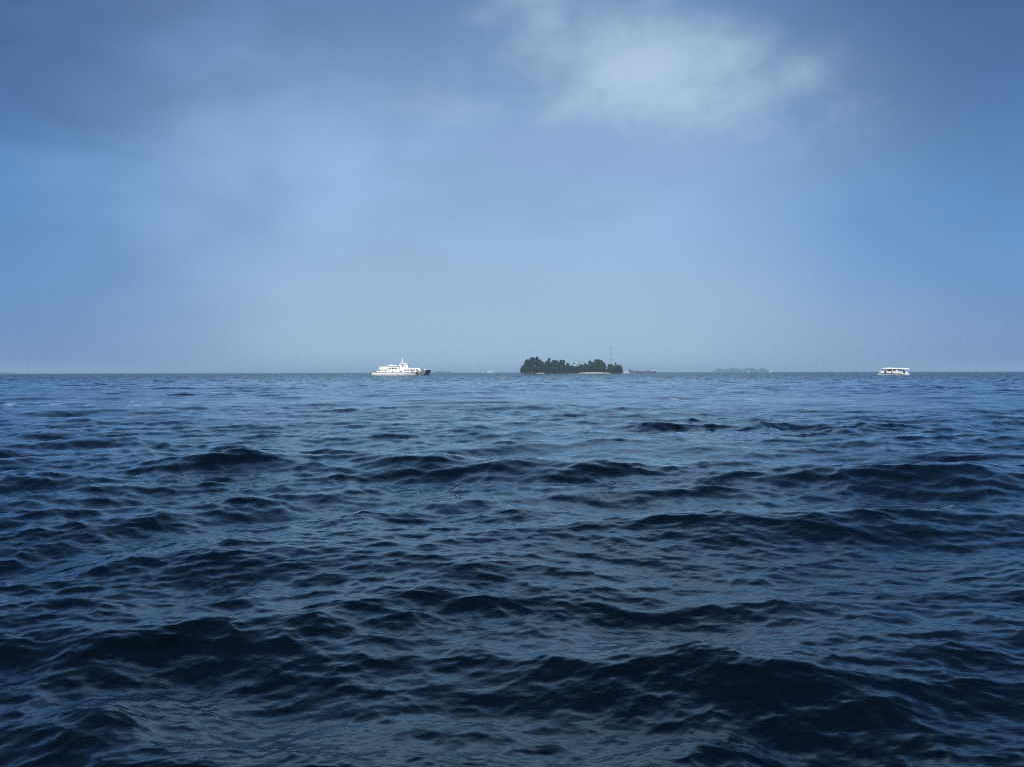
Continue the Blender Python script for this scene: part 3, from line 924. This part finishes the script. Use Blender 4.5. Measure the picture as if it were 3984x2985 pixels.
def building():
    D = ID + 42
    s = D / F_PX
    X = lambda px: (px - 1992) * s
    Z = lambda px, py: CAM_H + (horizon_y(px) - DIP - py) * s
    o = empty('island_building', (X(2247), D, 0.6))
    tag(o, 'pale blue flat-roofed building showing above the island trees', 'building')
    def bx(nm, x0, x1, y0, y1, zt, zb, m, par=o):
        return MB().box(X(x0) - o.location.x, X(x1) - o.location.x, y0, y1, zb, zt).build(nm, m, par)
    zr = Z(2235, 1406.5) - .6
    bx('main_block', 2218, 2250.8, 0, 10, zr, 0, PALEBLUE)
    bx('parapet', 2217.4, 2251.4, -0.15, 10.15, zr + .35, zr + .003, PALEBLUE)
    bx('rear_block', 2250.9, 2278, 2, 11, zr - 1.0, 0, PALEBLUE)
    bx('eaves', 2250.9, 2279, 1.6, 11.3, zr - .55, zr - .997, GREY)
    bx('right_block', 2278.2, 2290, 3, 10, zr - .9, 0, PALEBLUE)
    w_ = bx('window', 2227.5, 2238.8, -0.1, 0.1, Z(2233, 1410.5) - .6, Z(2233, 1415) - .6, GLASS)
    bx('mullion', 2233, 2233.5, -0.16, -0.1, Z(2233, 1410.5) - .6, Z(2233, 1415) - .6, ROOFW, w_)
    bx('window', 2241.5, 2247, -0.1, 0.1, Z(2233, 1416) - .6, Z(2233, 1419.5) - .6, GLASS)
    # roof shelter on posts, and a water tank
    zs = Z(2268, 1402.5) - .6
    sh = bx('roof_shelter', 2258, 2277.8, 3, 9, zs, zs - .45, GREY)
    for px in (2259, 2276):
        for y in (3.3, 8.7):
            MB().box(X(px) - o.location.x - .1, X(px) - o.location.x + .1, y - .1, y + .1, zr - .55, zs - .45).build('post', ROOFW, sh)
    MB().ellipsoid((X(2249.3) - o.location.x, 4, zr + .95), (.55, .55, .65)).build('water_tank', STRIPE, o, smooth=True)


building()


def hut():
    D = ID + 24
    s = D / F_PX
    px = 2359
    o = empty('white_hut', ((px - 1992) * s, D, 0.6))
    tag(o, 'small white hut glimpsed in the gap between two tree clumps', 'hut')
    zt = CAM_H + (horizon_y(px) - DIP - 1428) * s - .6
    MB().box(-2.2, 2.2, 0, 4, -.6, zt * .62).build('wall', ROOFW, o)
    MB().prism([(-2.7, zt * .6), (2.7, zt * .6), (2.2, zt), (-1.4, zt)], -.4, 4.4).build('roof', ROOFW, o)
    MB().box(-.5, .5, -.06, .05, 0, zt * .45).build('door', GREY, o)


hut()


def tower():
    D = ID + 48
    s = D / F_PX
    px = 2376
    o = empty('lattice_tower', ((px - 1992) * s, D, 0.6))
    tag(o, 'tall thin red and white lattice mast rising behind the island trees', 'tower')
    ys = [1442, 1422, 1412, 1402, 1391.5, 1381.5, 1371, 1360.5, 1349]
    cols = [RED, TWHITE, TWHITE, RED, TWHITE, RED, TWHITE, RED]
    zz = [CAM_H + (horizon_y(px) - DIP - y) * s - .6 for y in ys]
    zz[0] = -.6
    def half(z):
        return (2.0 + (0.55 - 2.0) * (z / zz[-1])) 
    for i in range(8):
        z0, z1 = zz[i], zz[i + 1]
        m = MB()
        n = max(1, int(round((z1 - z0) / 1.6)))
        for sx in (-1, 1):
            for sy in (-1, 1):
                m.tube([(sx * half(z0), sy * half(z0), z0), (sx * half(z1), sy * half(z1), z1)], 0.06, 4)
        for k in range(n):
            a = z0 + (z1 - z0) * k / n; b = z0 + (z1 - z0) * (k + 1) / n
            for sy in (-1, 1):
                m.tube([(-half(a), sy * half(a), a), (half(b), sy * half(b), b)], 0.035, 4)
                m.tube([(half(a), sy * half(a), a), (-half(b), sy * half(b), b)], 0.035, 4)
                m.tube([(sy * half(a), -half(a), a), (sy * half(b), half(b), b)], 0.035, 4)
                m.tube([(-half(b), sy * half(b), b), (half(b), sy * half(b), b)], 0.035, 4)
        m.build('mast_section', cols[i], o)
    m = MB()
    for k, a in enumerate((0.3, 2.4, 4.4)):
        m.box(math.cos(a) * .6 - .12, math.cos(a) * .6 + .12, math.sin(a) * .6 - .12, math.sin(a) * .6 + .12, zz[-1] - 2.4, zz[-1] - .4)
    m.build('antenna_panel', TWHITE, o)
    MB().tube([(0, 0, zz[-1] - .5), (0, 0, zz[-1] + 1.2)], .05, 5).build('lightning_rod', METAL, o)


tower()


# ------------------------------------------------------------------ small craft far off
def simple_hull(root, L, zb, zs, beam, m, bow=1, name='hull'):
    """low planing hull, bow towards +x times bow"""
    secs = []
    for t, z, b in ((-.5, zs, .8), (-.2, zs, 1), (.15, zs * 1.1, .95), (.35, zs + (zb - zs) * .6, .6), (.47, zb * .97, .2), (.5, zb, .03)):
        x = bow * L * t; xw = bow * L * (t if t < .3 else .3 + (t - .3) * .55); h = beam / 2
        secs.append([(x, -h * b, z), (xw, -h * b * .75, 0), (xw, 0, -.5), (xw, h * b * .75, 0), (x, h * b, z), (x, 0, z + .03)])
    return MB().loft(secs).build(name, m, root)


def speedboat(px, dist, L, label, bow=1, canopy=None, group=None):
    o = empty('speedboat', ((px - 1992) / F_PX * dist, dist, drop(dist)))
    tag(o, label, 'boat', group)
    simple_hull(o, L, L * .13, L * .085, L * .27, WHITE, bow)
    MB().tube([(-bow * L * .5, -L * .136, L * .09), (bow * L * .2, -L * .136, L * .1), (bow * L * .42, -L * .05, L * .125)], L * .008, 5).build('rubbing_strake', STRIPE, o)
    if canopy == 'roof':
        MB().prism([(-L * .42, L * .24), (L * .40, L * .25), (L * .42, L * .275), (-L * .44, L * .275)], -L * .14, L * .14).build('canopy', WHITE, o)
        for t in (-.38, -.12, .12, .34):
            for sy in (-1, 1):
                MB().tube([(L * t, sy * L * .12, L * .07), (L * t, sy * L * .12, L * .25)], L * .008, 5).build('post', WHITE, o)
        MB().box(-L * .1, -L * .02, -L * .1, L * .1, L * .07, L * .2).build('console', WHITE2, o)
    else:
        MB().prism([(-bow * L * .28, L * .08), (-bow * L * .22, L * .19), (bow * L * .06, L * .2), (bow * L * .24, L * .1)], -L * .1, L * .1, L * .02).build('cabin', WHITE, o)
        MB().prism([(-bow * L * .18, L * .13), (-bow * L * .16, L * .17), (bow * L * .04, L * .17), (bow * L * .1, L * .13)], -L * .105, -L * .08).build('window', GLASS, o)
    for sy in (-1, 1):
        MB().ellipsoid((-bow * L * .52, sy * L * .05, L * .1), (L * .03, L * .03, L * .06)).build('outboard_motor', RUBBER, o)
    return o


speedboat(1908, 1500, 12.5, 'small white boat with a flat canopy between the ferry and the island', 1, 'roof')
speedboat(1880, 2300, 9.0, 'tiny white boat on the horizon just left of the canopied boat', -1, None)
speedboat(1839, 2900, 9.0, 'faint white boat on the horizon nearest the ferry bow', 1, None)
speedboat(2438, 1040, 10.5, 'white speedboat moored right beside the island\'s right end', 1, None)
speedboat(2999, 1900, 12.0, 'white speedboat on the horizon in front of the faint right-hand island', 1, None)
speedboat(1338, 3000, 8.5, 'faint white boat on the horizon left of the ferry', -1, None)
speedboat(2912, 2700, 14.0, 'long low white boat before the middle of the faint island', -1, None)


def landing_craft():
    D = 1090.0
    s = D / F_PX
    o = empty('landing_craft', ((2499 - 1992) * s, D, 0))
    tag(o, 'long dark landing craft with a raised bow ramp and white wheelhouse', 'ship')
    X = lambda px: (px - 2499) * s
    Z = lambda py: max(-1, (1448.3 - py) * s)
    def sec(px, zt, b):
        return [(X(px), -b, Z(zt)), (X(px), -b * .95, -.8), (X(px), b * .95, -.8), (X(px), b, Z(zt))]
    MB().loft([sec(2448, 1437, 2.6), sec(2459, 1437.5, 3.4), sec(2466, 1440, 3.6), sec(2486, 1441, 3.7), sec(2520, 1441.3, 3.7), sec(2545, 1440.5, 3.5), sec(2552, 1440.8, 3.0)]).build('hull', STEELHULL, o)
    MB().prism([(X(2445.5), Z(1434)), (X(2447.5), Z(1433.6)), (X(2453), Z(1437.6)), (X(2450), Z(1441))], -2.8, 2.8).build('bow_ramp', STEELHULL, o)
    MB().box(X(2516), X(2527), -2.5, 2.5, Z(1441.2), Z(1438.3)).build('deck_house', STEELHULL, o)
    MB().box(X(2478), X(2484), -2, 1, Z(1441), Z(1438.7)).build('deck_cargo', STEELHULL, o)
    h = MB().prism([(X(2532), Z(1441)), (X(2535), Z(1437)), (X(2550), Z(1437)), (X(2551.5), Z(1441))], -2.9, 2.9).build('wheelhouse', PALEBLUE, o)
    MB().prism([(X(2534), Z(1438)), (X(2535), Z(1436.6)), (X(2550), Z(1436.8)), (X(2551.5), Z(1438.3))], -3.2, 3.2).build('wheelhouse_roof', WHITE, h)
    for a in (2538, 2542, 2546):
        MB().box(X(a), X(a + 2.4), -3.0, -2.8, Z(1440.6), Z(1439)).build('window', GLASS, h)
    MB().box(X(2536.5), X(2547), -1.5, 1.5, Z(1436.5), Z(1432.4)).build('upper_bridge', CURTAIN, o)
    MB().box(X(2535), X(2547.5), -1.8, 1.8, Z(1432.3), Z(1431.2)).build('bridge_awning', STEELHULL, o)
    MB().tube([(X(2544.5), 0, Z(1431.3)), (X(2545), 0, Z(1429.2))], .12, 5).build('mast', METAL, o)


landing_craft()


def far_ship():
    D = 4200.0
    s = D / F_PX
    o = empty('distant_ship', ((629 - 1992) * s, D, drop(D)))
    tag(o, 'tiny blue-grey ship on the horizon, far left', 'ship')
    simple_hull(o, 20, 2.6, 2.0, 5, STEELHULL, 1)
    MB().prism([(-6, 1.9), (-5, 4.2), (0, 4.2), (2.5, 1.9)], -1.6, 1.6).build('deckhouse', GREY, o)
    MB().tube([(-2, 0, 4), (-2, 0, 6)], .15, 5).build('mast', METAL, o)


far_ship()


def far_wood(px0, px1, dist, profile, seed):
    """an island so far off that its trees are one mass"""
    rng = random.Random(seed)
    s = dist / F_PX
    V = []; F = []
    n = int((px1 - px0) * s / 7)
    cl = []
    for i in range(n):
        t = (i + .5) / n
        px = px0 + (px1 - px0) * t
        h = max(2.0, profile(t) * s * rng.uniform(.8, 1.12))
        x = (px - 1992) * s
        for k in range(3):
            cl.append(((x + rng.uniform(-4, 4), dist + rng.uniform(-12, 12), drop(dist) + max(1, h * (k + .5) / 3.2)), max(3.0, h * .24)))
    V, F = leaf_faces(rng, cl, n * 70, 5.0)
    me = bpy.data.meshes.new('far_wood'); me.from_pydata([tuple(v) for v in V], [], F)
    me.materials.append(LEAF[1])
    o = bpy.data.objects.new('far_wood', me); COL.objects.link(o)
    tag(o, kind='stuff')
    return o


FARPROF = lambda t: 15 * min(1, t / .12, (1 - t) / .18) * (0.8 + .2 * math.sin(t * 23)) + 2
tag(far_wood(2772, 3004, 6600, FARPROF, 3), 'faint blue wooded island on the horizon, right of the landing craft', 'island')
tag(far_wood(1686, 1758, 6800, lambda t: 5.0 * math.sin(math.pi * t), 5), 'very faint low wooded island behind the ferry\'s bow', 'island')
tag(far_wood(-150, 64, 6800, lambda t: 12 * (1 - t) ** .6, 6), 'very faint wooded island at the left edge of the horizon', 'island')


# ------------------------------------------------------------------ haze
def haze():
    o = MB().box(-9600, 9600, -9600, 9600, -9.0, 42.0)
    m = bpy.data.materials.new('sea_haze'); m.use_nodes = True
    w = NT(m.node_tree); w.n.clear()
    out = w.new('ShaderNodeOutputMaterial')
    v = w.new('ShaderNodeVolumePrincipled')
    v.inputs['Color'].default_value = (0.50, 0.76, 1.0, 1)
    v.inputs['Density'].default_value = 0.00017
    v.inputs['Density Attribute'].default_value = ''
    v.inputs['Anisotropy'].default_value = 0.0
    w.l.new(v.outputs[0], out.inputs['Volume'])
    ob = o.build('haze', m)
    tag(ob, kind='stuff')


haze()
